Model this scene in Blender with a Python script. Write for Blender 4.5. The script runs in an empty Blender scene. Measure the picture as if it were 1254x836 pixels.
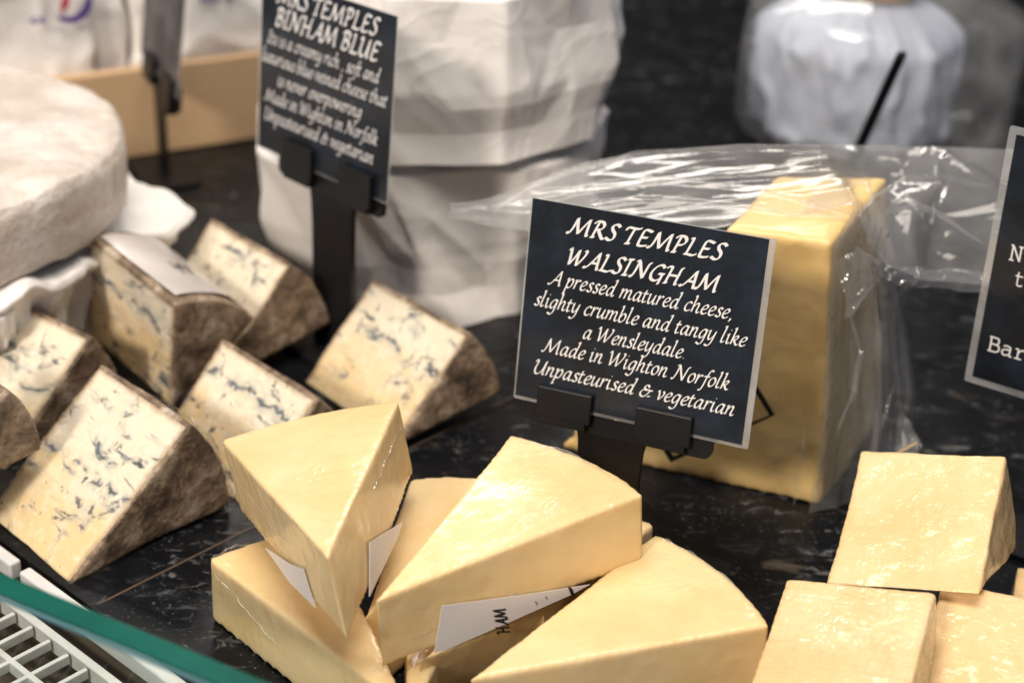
import bpy, bmesh, math, random
import numpy as np
from mathutils import Matrix, Vector, noise as mnoise

random.seed(4)
S = bpy.context.scene
COL = S.collection

# ------------------------------------------------------------------ camera
F_PX, HC, PITCH, ROLL = 2000.0, .456, math.radians(28), math.radians(3.3)
_f = np.array([0, math.cos(PITCH), -math.sin(PITCH)]); _r = np.array([1., 0, 0]); _u = np.cross(_r, _f)
RIGHT = math.cos(ROLL) * _r + math.sin(ROLL) * _u
UP = -math.sin(ROLL) * _r + math.cos(ROLL) * _u
C0 = np.array([0, 0, HC])
cam = bpy.data.objects.new('camera', bpy.data.cameras.new('camera'))
COL.objects.link(cam); S.camera = cam
mw = Matrix.Identity(4)
for i in range(3):
    mw[i][0] = RIGHT[i]; mw[i][1] = UP[i]; mw[i][2] = -_f[i]; mw[i][3] = C0[i]
cam.matrix_world = mw
cam.data.sensor_width = 36; cam.data.lens = F_PX * 36 / 1254
cam.data.clip_start = .02; cam.data.clip_end = 50
cam.data.dof.use_dof = True; cam.data.dof.focus_distance = .70; cam.data.dof.aperture_fstop = 5.8

def ray(x, y): return RIGHT * (x - 627) / F_PX - UP * (y - 418) / F_PX + _f
def onz(x, y, z=0.):
    d = ray(x, y); return C0 + d * (z - HC) / d[2]
def ond(x, y, dep): return C0 + ray(x, y) * dep

# ------------------------------------------------------------------ light
W = bpy.data.worlds.new('World'); S.world = W; W.use_nodes = True
bg = W.node_tree.nodes['Background']
bg.inputs[0].default_value = (.62, .72, .95, 1); bg.inputs[1].default_value = .2
def lamp(name, kind, energy, color, loc, to, **k):
    l = bpy.data.lights.new(name, kind); l.energy = energy; l.color = color
    for a, v in k.items(): setattr(l, a, v)
    o = bpy.data.objects.new(name, l); COL.objects.link(o); o.location = loc
    o.rotation_euler = (Vector(to) - Vector(loc)).to_track_quat('-Z', 'Y').to_euler()
    return o
lamp('sun', 'SUN', 1.95, (1, .89, .77), (0, 0, 0), (.46, .68, -.52), angle=math.radians(8))
lamp('counter_lamp', 'AREA', 17.5, (1, .91, .80), (-.08, .55, 1.40), (0, .70, 0), shape='RECTANGLE', size=1.0, size_y=.5)
lamp('back_lamp', 'AREA', 3.6, (1, .93, .84), (.0, 1.62, .70), (.0, .62, 0), shape='RECTANGLE', size=.75, size_y=.09)
S.view_settings.view_transform = 'Standard'; S.view_settings.look = 'None'
S.view_settings.exposure = 0.19; S.view_settings.gamma = 1
S.cycles.use_denoising = True
S.cycles.max_bounces = 10; S.cycles.transparent_max_bounces = 24
S.cycles.caustics_reflective = False; S.cycles.caustics_refractive = False

# ------------------------------------------------------------------ materials
class G:
    """small shader graph builder"""
    def __init__(s, name):
        s.m = bpy.data.materials.new(name); s.m.use_nodes = True
        s.t = s.m.node_tree; s.t.nodes.clear()
        s.out = s.t.nodes.new('ShaderNodeOutputMaterial')
    def n(s, typ, ins=None, **props):
        nd = s.t.nodes.new('ShaderNode' + typ)
        for k, v in props.items(): setattr(nd, k, v)
        for k, v in (ins or {}).items():
            sk = nd.inputs[k]
            if isinstance(v, bpy.types.NodeSocket): s.t.links.new(v, sk)
            else:
                if hasattr(sk, 'default_value') and not isinstance(v, (int, float)) and len(v) == 3 and len(sk.default_value) == 4: v = (*v, 1)
                sk.default_value = v
        return nd
    def math(s, op, a, b=0., c=None, clamp=False):
        d = {0: a, 1: b}
        if c is not None: d[2] = c
        return s.n('Math', d, operation=op, use_clamp=clamp).outputs[0]
    def vec(s, scale=(1, 1, 1), rnd=0., coord='Object', rot=(0, 0, 0)):
        v = s.n('TexCoord').outputs[coord]
        if rnd:
            r = s.n('ObjectInfo').outputs['Random']
            v = s.n('VectorMath', {0: v, 1: s.n('CombineXYZ', {0: s.math('MULTIPLY', r, rnd), 1: s.math('MULTIPLY', r, rnd * 1.7), 2: s.math('MULTIPLY', r, -rnd * .8)}).outputs[0]}, operation='ADD').outputs[0]
        return s.n('Mapping', {'Vector': v, 'Scale': scale, 'Rotation': rot}).outputs[0]
    def noise(s, v, scale, detail=4., rough=.55, dist=0., typ='FBM'):
        return s.n('TexNoise', {'Vector': v, 'Scale': scale, 'Detail': detail, 'Roughness': rough, 'Distortion': dist}, noise_type=typ).outputs[0]
    def ramp(s, f, stops, interp='LINEAR'):
        r = s.n('ValToRGB', {0: f}); r.color_ramp.interpolation = interp
        e = r.color_ramp.elements
        while len(e) < len(stops): e.new(.5)
        for x, (p, c) in zip(e, stops):
            x.position = p; x.color = (*c, 1) if not isinstance(c, (int, float)) else (c, c, c, 1)
        return r.outputs[0]
    def step(s, f, a, b): return s.n('MapRange', {'Value': f, 'From Min': a, 'From Max': b}, interpolation_type='SMOOTHSTEP').outputs[0]
    def mix(s, f, a, b, mode='MIX'): return s.n('MixRGB', {0: f, 1: a, 2: b}, blend_type=mode).outputs[0]
    def bump(s, h, strength=.5, dist=.001, normal=None):
        d = {'Height': h, 'Strength': strength, 'Distance': dist}
        if normal is not None: d['Normal'] = normal
        return s.n('Bump', d).outputs[0]
    def bsdf(s, **k):
        d = {kk.replace('_', ' '): v for kk, v in k.items()}
        b = s.n('BsdfPrincipled', d); s.t.links.new(b.outputs[0], s.out.inputs[0]); return b
    def fresnel(s, normal=None, f0=.04):
        ge = s.n('NewGeometry')
        d = s.n('VectorMath', {0: normal if normal is not None else ge.outputs['Normal'], 1: ge.outputs['Incoming']}, operation='DOT_PRODUCT').outputs['Value']
        k = s.math('POWER', s.math('SUBTRACT', 1, s.math('ABSOLUTE', d), clamp=True), 5)
        return s.math('MULTIPLY_ADD', k, .9, f0)
    def surf(s, sock): s.t.links.new(sock, s.out.inputs[0])

def wrinkles(g, rnd, scale=1., ax=(1, 1, 1), patch=(.3, .5)):
    """height of tight cling film: soft buckles with sharp stretched ridges"""
    v = g.vec(ax, rnd)
    r1 = g.math('ABSOLUTE', g.math('SUBTRACT', g.noise(v, 55 * scale, 3, .5, .6), .5))
    r2 = g.math('ABSOLUTE', g.math('SUBTRACT', g.noise(g.vec((.35, 1.6, 1), rnd + .3, rot=(0, 0, .6)), 120 * scale, 3, .55, .8), .5))
    a = g.math('SUBTRACT', 1, g.math('MULTIPLY', r1, 3), clamp=True)
    b = g.math('SUBTRACT', 1, g.math('MULTIPLY', r2, 3.4), clamp=True)
    pm = g.step(g.noise(g.vec((1, 1, 1), rnd + .7), 17, 2), patch[0], patch[1])
    return g.math('MULTIPLY', g.math('ADD', g.math('POWER', a, 5), g.math('MULTIPLY', g.math('POWER', b, 4), .6)), g.math('MULTIPLY_ADD', pm, .95, .05))

def m_cheese(name, lo, hi, bumpy, film, coat=.9, sss=.25, ax=(1, 1, 1), wr=1., crough=.14, fdist=.0011, patch=(.52, .66), streaks=False):
    g = G(name)
    v = g.vec((1, 1, 1), 3.)
    c = g.mix(g.step(g.noise(v, 28, 5, .6, .4), .3, .72), lo, hi)
    c = g.mix(g.math('MULTIPLY', g.step(g.noise(v, 160, 4, .6), .52, .75), .35), c, tuple(x * .93 for x in hi))
    h = g.noise(v, 240, 5, .65)
    h2 = g.noise(v, 60, 3, .5)
    nb = g.bump(g.math('ADD', g.math('MULTIPLY', h, .4), h2), bumpy, .0012)
    w = wrinkles(g, 5., wr, ax, patch)
    w = g.math('ADD', w, g.math('MULTIPLY', g.noise(g.vec((30, 380, 380), 5., rot=(0, .2, .5)), 1, 2, .5, .3), .22))
    if streaks:      # short taut creases of shrink film, in clusters
        cl = g.step(g.noise(v, 26, 3, .6), .38, .6)
        s1 = g.step(g.noise(g.vec((360, 90, 70), 6., rot=(.1, .3, .4)), 1, 3, .55, .5), .52, .74)
        s2 = g.step(g.noise(g.vec((80, 300, 330), 7., rot=(.5, .1, -.3)), 1, 3, .55, .5), .54, .76)
        w = g.math('ADD', g.math('MULTIPLY', w, .12), g.math('MULTIPLY', cl, g.math('ADD', s1, s2)))
    nc = g.bump(g.math('ADD', w, g.math('MULTIPLY', g.noise(v, 30, 2), 1.5)), film, fdist)
    g.bsdf(Base_Color=c, Roughness=.5, Normal=nb, Coat_Weight=coat, Coat_Roughness=crough, Coat_IOR=1.45, Coat_Normal=nc,
           Subsurface_Weight=sss, Subsurface_Radius=(1., .55, .2), Subsurface_Scale=.0035, Specular_IOR_Level=.3)
    return g.m

def m_blue(name):
    g = G(name)
    v = g.vec((1, 1, 1), 3.)
    sep = g.n('SeparateXYZ', {0: g.n('TexCoord').outputs['Object']})
    X, Y, Z = sep.outputs
    n1 = g.noise(v, 45, 4, .6, .3)
    # yellower towards the thin edge of the wedge and in blotches, whiter towards the rind
    yel = g.math('ADD', g.step(X, .062, .002), g.math('MULTIPLY', g.math('SUBTRACT', n1, .5), 1.7))
    c = g.mix(g.step(yel, .15, .95), (.82, .72, .55), (.80, .60, .32))
    c = g.mix(g.math('MULTIPLY', g.step(g.noise(v, 200, 4, .6), .5, .7), .4), c, (.88, .82, .70))
    # long veins along the wheel axis (where it was pierced) broken into dashes, and short specks
    wob = g.n('TexNoise', {'Vector': v, 'Scale': 28., 'Detail': 3.}).outputs['Color']
    wv = g.n('VectorMath', {0: v, 1: g.n('VectorMath', {0: wob, 1: (.022, .022, .022)}, operation='MULTIPLY').outputs[0]}, operation='ADD').outputs[0]
    vz = g.n('Mapping', {'Vector': wv, 'Scale': (105, 105, 30)}).outputs[0]
    vein = g.step(g.noise(vz, 1, 5, .62, .5), .59, .655)
    vein = g.math('MULTIPLY', vein, g.step(g.noise(v, 75, 3, .6),   .40, .55))
    sp = g.step(g.noise(g.vec((110, 110, 230), 4.), 1, 4, .6, .6), .615, .67)
    sp = g.math('MULTIPLY', sp, g.step(g.noise(v, 38, 2), .40, .55))
    halo = g.step(g.noise(vz, 1, 5, .62, .5), .52, .64)
    halo = g.math('MULTIPLY', halo, g.step(g.noise(v, 34, 2, .6), .42, .60))
    nl = g.noise(g.n('Mapping', {'Vector': wv, 'Scale': (62, 62, 30)}).outputs[0], 1, 4, .6, .4)
    line = g.math('SUBTRACT', 1, g.step(g.math('ABSOLUTE', g.math('SUBTRACT', nl, .5)), .006, .03))
    clus = g.step(g.noise(v, 30, 2, .6), .565, .66)
    line = g.math('MULTIPLY', g.math('MULTIPLY', line, clus), g.step(g.noise(v, 120, 3, .6), .42, .58))
    soft = g.math('MULTIPLY', g.math('SUBTRACT', 1, g.step(g.math('ABSOLUTE', g.math('SUBTRACT', nl, .5)), .01, .10)), clus)
    x0 = g.math('MULTIPLY_ADD', g.n('ObjectInfo').outputs['Random'], .022, .026)
    dx = g.math('ABSOLUTE', g.math('SUBTRACT', g.math('MULTIPLY_ADD', g.math('SUBTRACT', g.noise(v, 60, 3), .5), .022, X), x0))
    br = g.math('MULTIPLY', g.step(g.noise(v, 95, 3, .6), .40, .52), g.step(g.noise(v, 24, 2), .36, .50))
    crack = g.math('MULTIPLY', g.math('SUBTRACT', 1, g.step(dx, .0003, .0017)), br)
    halo = g.math('MAXIMUM', halo, g.math('MULTIPLY', g.math('MULTIPLY', g.math('SUBTRACT', 1, g.step(dx, .0008, .0055)), br), .8))
    vein = g.math('MAXIMUM', vein, crack)
    vein = g.math('MAXIMUM', vein, line); halo = g.math('MAXIMUM', halo, g.math('MULTIPLY', soft, .5))
    c = g.mix(g.math('MULTIPLY', halo, .75), c, (.36, .38, .36))
    vc = g.mix(g.step(g.noise(v, 90, 2), .4, .6), (.035, .05, .055), (.10, .13, .17))
    c = g.mix(g.math('MULTIPLY', g.math('MAXIMUM', vein, sp), .88), c, vc)
    ed = g.n('Attribute', attribute_name='rind_dist').outputs['Fac']
    en = g.math('ADD', ed, g.math('MULTIPLY', g.math('SUBTRACT', g.noise(v, 190, 4, .65), .5), .0042))
    c = g.mix(g.math('MULTIPLY', g.math('SUBTRACT', 1, g.step(en, .0008, .0042)), .75), c, (.46, .33, .20))
    c = g.mix(g.math('SUBTRACT', 1, g.step(en, -.0004, .0010)), c, (.20, .135, .085))
    h = g.math('SUBTRACT', g.noise(v, 260, 6, .7), g.math('MULTIPLY', g.math('MAXIMUM', vein, sp), .5))
    nb = g.bump(h, .55, .0014)
    nc = g.bump(g.math('ADD', wrinkles(g, 5., 1.5), g.math('MULTIPLY', g.noise(v, 140, 4, .6), .9)), .55, .0011)
    g.bsdf(Base_Color=c, Roughness=.5, Normal=nb, Coat_Weight=.55, Coat_Roughness=.12, Coat_Normal=nc,
           Subsurface_Weight=.2, Subsurface_Radius=(1., .6, .3), Subsurface_Scale=.004, Specular_IOR_Level=.3)
    return g.m

def m_rind(name):
    g = G(name)
    v = g.vec((1, 1, 1), 3.)
    n = g.noise(v, 55, 8, .68, .5)
    c = g.ramp(n, [(.30, (.03, .018, .010)), (.44, (.17, .112, .07)), (.55, (.37, .265, .175)), (.68, (.64, .54, .42))])
    c = g.mix(g.math('MULTIPLY', g.step(g.noise(v, 330, 4, .7), .5, .68), .55), c, (.045, .03, .02))
    h = g.math('ADD', g.noise(v, 300, 6, .7), g.noise(v, 90, 4, .6))
    nb = g.bump(h, .9, .0018)
    nc = g.bump(g.math('ADD', wrinkles(g, 5., 1.4), h), .5, .001)
    g.bsdf(Base_Color=c, Roughness=.75, Normal=nb, Coat_Weight=.3, Coat_Roughness=.2, Coat_Normal=nc)
    return g.m

def m_granite():
    g = G('granite')
    v = g.vec((1, 1, 1)); vs = g.vec((1, 1.8, 1), rot=(0, 0, -.7))
    n = g.noise(vs, 34, 9, .66, .8); n2 = g.noise(vs, 90, 6, .65, .6)
    c = g.ramp(n, [(.34, (.003, .0035, .0045)), (.54, (.005, .0056, .007)), (.62, (.013, .014, .0165)), (.76, (.17, .165, .155))])
    c = g.mix(g.math('MULTIPLY', g.step(n2, .55, .70), g.step(g.noise(vs, 16, 3), .40, .62)), c, (.13, .13, .128))
    c = g.mix(g.math('MULTIPLY', g.step(g.noise(vs, 22, 5, .6, .7), .62, .74), .55), c, (.12, .095, .075))
    c = g.mix(g.math('MULTIPLY', g.step(g.noise(v, 380, 3, .7), .60, .70), g.step(g.noise(v, 30, 3), .40, .65)), c, (.15, .15, .15))
    rg = g.math('MULTIPLY_ADD', g.noise(v, 60, 4), .28, .2)
    g.bsdf(Base_Color=c, Roughness=rg, Normal=g.bump(g.noise(v, 220, 4), .12, .0006), Specular_IOR_Level=.2)
    return g.m

def m_plain(name, col, rough=.5, var=.12, scale=60, bump=.15, bd=.0006, col2=None, coat=0., metal=0., spec=.5, bscale=None):
    g = G(name); v = g.vec((1, 1, 1), 1.)
    c = g.mix(g.noise(v, scale, 5, .6, .2), col2 or tuple(x * (1 - var * 1.6) for x in col), tuple(min(1, x * (1 + var)) for x in col))
    g.bsdf(Base_Color=c, Roughness=rough, Normal=g.bump(g.noise(v, bscale or scale * 4, 5, .6), bump, bd), Coat_Weight=coat, Coat_Roughness=.12, Metallic=metal, Specular_IOR_Level=spec)
    return g.m

def m_paper(name, col=(.90, .865, .83)):
    g = G(name); v = g.vec((1, 1, 1), 1.)
    cr = g.math('ABSOLUTE', g.math('SUBTRACT', g.noise(v, 16, 3, .5, .5), .5))
    h = g.math('ADD', g.math('POWER', g.math('SUBTRACT', 1, g.math('MULTIPLY', cr, 4), clamp=True), 3), g.math('MULTIPLY', g.noise(v, 45, 3), .35))
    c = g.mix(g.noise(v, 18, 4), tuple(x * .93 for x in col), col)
    g.bsdf(Base_Color=c, Roughness=.42, Normal=g.bump(h, .22, .002), Specular_IOR_Level=.45)
    return g.m

def m_slate(name='slate_print', a=(.003, .005, .008), b=(.012, .02, .034)):
    g = G(name); v = g.vec((1, 1, 1), 2.)
    n = g.noise(v, 42, 6, .65, .4)
    c = g.mix(g.step(n, .35, .75), a, b)
    c = g.mix(g.math('MULTIPLY', g.step(g.noise(v, 900, 3, .8), .58, .75), .5), c, (.03, .042, .06))
    g.bsdf(Base_Color=c, Roughness=.5, Specular_IOR_Level=.25, Coat_Weight=.45, Coat_Roughness=.13, Coat_Normal=g.bump(g.noise(v, 25, 3), .3, .001))
    return g.m

def m_film(name, haze=.1, wr=1., gloss=.05, tint=(1, 1, 1), strength=.45, ax=(1, 1, 1), ww=1., f0=.055):
    """thin clear plastic: see-through, with sharp reflections and a little milky haze"""
    g = G(name); v = g.vec((1, 1, 1), 1.)
    w = g.math('ADD', g.math('MULTIPLY', wrinkles(g, 1., wr, ax), ww), g.math('MULTIPLY', g.noise(g.vec(ax, 1.), 14, 2, .45, .6), 2.6))
    nr = g.bump(w, strength, .0022)
    fr = g.fresnel(nr, f0)
    fr = g.math('MULTIPLY', fr, 1.15, clamp=True)
    tr = g.n('BsdfTransparent', {0: tint}).outputs[0]
    gl = g.n('BsdfGlossy', {0: (1, 1, 1), 'Roughness': gloss, 'Normal': nr}).outputs[0]
    df = g.n('BsdfDiffuse', {0: (.85, .85, .85), 'Normal': nr}).outputs[0]
    tl = g.n('BsdfTranslucent', {0: (.85, .85, .85), 'Normal': nr}).outputs[0]
    hz = g.n('MixShader', {0: .5, 1: df, 2: tl}).outputs[0]
    hf = g.math('MULTIPLY', g.step(g.noise(v, 20, 3, .5, .6), .05, .95), haze * 2)
    a = g.n('MixShader', {0: hf, 1: tr, 2: hz}).outputs[0]
    b = g.n('MixShader', {0: fr, 1: a, 2: gl}).outputs[0]
    g.surf(b); return g.m

def m_pane(name, tint):
    g = G(name)
    fr = g.fresnel()
    a = g.n('MixShader', {0: g.math('MULTIPLY', fr, .6), 1: g.n('BsdfTransparent', {0: tint}).outputs[0], 2: g.n('BsdfGlossy', {'Roughness': .02}).outputs[0]}).outputs[0]
    g.surf(a); return g.m

M = {
 'granite': m_granite(),
 'cheese': m_cheese('pressed_cheese', (.80, .575, .275), (.87, .67, .37), .08, .33, fdist=.0019, wr=.8, coat=.7, patch=(.42, .62)),
 'pale': m_cheese('pale_cheese', (.75, .515, .245), (.82, .61, .335), .22, .95, fdist=.003, patch=(.25, .5), coat=1., streaks=True, crough=.10),
 'block': m_cheese('block_cheese', (.75, .51, .20), (.82, .60, .275), .2, .12, coat=.35),
 'blue': m_blue('blue_veined_paste'), 'rind': m_rind('brown_rind'),
 'paper': m_paper('white_paper'), 'shaded_paper': m_paper('white_paper_shaded', (.44, .48, .57)),  # bundle paper: white darkened bluish, the cool shade put into its colour
 'label': m_plain('label_paper', (.80, .77, .76), .35, .03, bump=.05),
 'label_dull': m_plain('greasy_label', (.58, .53, .50), .35, .15, 30, col2=(.42, .37, .33), coat=.4),
 'black': m_plain('black_plastic', (.009, .009, .010), .42, .2, 90, .12, spec=.3),
 'ink': m_plain('black_ink', (.012, .014, .016), .4, .1),
 'slate': m_slate(), 'lettering': m_plain('white_print', (.82, .80, .78), .4, .03, bump=.03),
 'laminate': m_film('laminate_edge', .30, .3, .1, strength=.1),
 'wrap': m_film('cling_wrap', .03, 1.2, .08, strength=.5),
 'film': m_film('bag_film', .15, .45, gloss=.11, ax=(.3, .8, 1), strength=.10, ww=.25, f0=.03), 'film_fold': m_film('folded_film', .16, .3, .12, strength=.2),
 'film_clear': m_film('clear_film', .02, .7),
 'film_milky': m_film('milky_film', .12, .5),
 'enamel': m_plain('white_enamel', (.74, .74, .73), .3, .08, 120, .2, col2=(.55, .54, .52), coat=.3),
 'grille': m_plain('white_plastic', (.72, .71, .69), .45, .08, 100, .2, col2=(.5, .47, .43)),
 'tray': m_plain('dusty_tray', (.16, .12, .08), .8, .3, 45, .8, .004, col2=(.012, .011, .010)),
 'glass': m_pane('glass_pane', (.93, .97, .96)), 'glass_edge': m_plain('green_glass_edge', (.004, .105, .075), .2, .35, 22, .1, coat=.5),
 'edge_glow': m_plain('glass_edge_glow', (.12, .26, .30), .25, .2, 40),
 'wood': None, 'bloomy': None,
 'purple': m_plain('purple_print', (.09, .04, .25), .5, .1), 'red': m_plain('red_print', (.5, .03, .05), .5, .1),
 'backdrop': m_plain('dark_panel', (.006, .008, .010), .7, .3, 4, .1),
 'lid': m_plain('orange_lid', (.45, .16, .06), .35, .2, 40, coat=.3, col2=(.35, .22, .05)),
 'tape': m_plain('bag_seal', (.62, .45, .2), .4, .2, 500),
 'groove': m_plain('joint_sealant', (.09, .06, .04), .7, .3, 200),
}
def m_wood():
    g = G('pale_wood'); v = g.vec((6, 6, 60), rot=(0, 0, 0))
    n = g.noise(v, 4, 5, .6, .4)
    c = g.mix(n, (.56, .36, .19), (.70, .49, .29))
    g.bsdf(Base_Color=c, Roughness=.6, Normal=g.bump(n, .2, .001)); return g.m
M['wood'] = m_wood()
def m_bloomy():
    g = G('bloomy_rind'); v = g.vec((1, 1, 1))
    n = g.noise(v, 30, 6, .65, .4)
    c = g.mix(g.step(n, .35, .7), (.60, .51, .43), (.80, .74, .68))
    h = g.math('ADD', g.noise(v, 130, 6, .65), g.noise(v, 35, 4))
    g.bsdf(Base_Color=c, Roughness=.6, Normal=g.bump(h, .7, .004), Coat_Weight=.5, Coat_Roughness=.2, Coat_Normal=g.bump(wrinkles(g, 0, .8), .6, .002)); return g.m
M['bloomy'] = m_bloomy()

# ------------------------------------------------------------------ helpers
def thing(name, label, cat, loc=(0, 0, 0), rot=None, group=None, kind=None):
    o = bpy.data.objects.new(name, None); COL.objects.link(o); o.empty_display_size = .01
    mwx = Matrix.Translation(Vector(loc))
    if rot is not None: mwx = mwx @ Matrix([list(r) for r in rot]).to_4x4()
    o.matrix_world = mwx
    if label: o['label'] = label
    if cat: o['category'] = cat
    if group: o['group'] = group
    if kind: o['kind'] = kind
    return o
def link(name, me, mat, parent=None, smooth=True, world=False):
    o = bpy.data.objects.new(name, me); COL.objects.link(o)
    me.materials.clear(); me.materials.append(M[mat] if isinstance(mat, str) else mat)
    if smooth is True: me.polygons.foreach_set('use_smooth', [True] * len(me.polygons))
    if parent is not None:
        o.parent = parent
        if world:                                     # vertices were given in world space
            rt = parent
            while rt.parent: rt = rt.parent
            me.transform(rt.matrix_world.inverted())
    return o
def mesh(verts, faces):
    me = bpy.data.meshes.new('m'); me.from_pydata([tuple(map(float, v)) for v in verts], [], faces); me.update(); return me
def fbm(p, s, o=3):
    return mnoise.fractal(Vector((p[0] * s, p[1] * s, p[2] * s)), 1.0, 2.0, o, noise_basis='PERLIN_ORIGINAL')
def solid(verts, faces, voxel, iters, disp=None):
    """closed hull -> even fine mesh with softened edges"""
    me = mesh(verts, faces); bm = bmesh.new(); bm.from_mesh(me); bmesh.ops.recalc_face_normals(bm, faces=bm.faces); bm.to_mesh(me); bm.free()
    o = bpy.data.objects.new('tmp', me); COL.objects.link(o)
    r = o.modifiers.new('r', 'REMESH'); r.mode = 'VOXEL'; r.voxel_size = voxel
    s = o.modifiers.new('s', 'SMOOTH'); s.iterations = iters; s.factor = .5
    dg = bpy.context.evaluated_depsgraph_get(); dg.update()
    out = bpy.data.meshes.new_from_object(o.evaluated_get(dg))
    bpy.data.objects.remove(o); bpy.data.meshes.remove(me)
    if disp:
        vn = [v.normal.copy() for v in out.vertices]
        for v, nn in zip(out.vertices, vn): v.co += nn * disp(v.co)
    out.update(); return out
def prism(poly, z0, z1):
    n = len(poly)
    v = [(x, y, z0) for x, y in poly] + [(x, y, z1) for x, y in poly]
    f = [tuple(range(n))[::-1], tuple(range(n, 2 * n))] + [(i, (i + 1) % n, n + (i + 1) % n, n + i) for i in range(n)]
    return v, f
def box(x0, x1, y0, y1, z0, z1): return prism([(x0, y0), (x1, y0), (x1, y1), (x0, y1)], z0, z1)
def bev(verts, faces, w=.001, seg=2):
    me = mesh(verts, faces); bm = bmesh.new(); bm.from_mesh(me); bmesh.ops.recalc_face_normals(bm, faces=bm.faces)
    bmesh.ops.bevel(bm, geom=list(bm.edges), offset=w, segments=seg, affect='EDGES', profile=.5, clamp_overlap=True)
    bm.to_mesh(me); bm.free(); return me
def grid(fn, nu, nv, closed=False):
    v = [fn(i / (nu if closed else nu - 1), j / (nv - 1)) for j in range(nv) for i in range(nu)]
    f = []
    for j in range(nv - 1):
        for i in range(nu if closed else nu - 1):
            a = j * nu + i; b = j * nu + (i + 1) % nu
            f.append((a, b, b + nu, a + nu))
    return v, f
def ridge(x): return (1 - min(1, abs(x) * 3.)) ** 2

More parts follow.
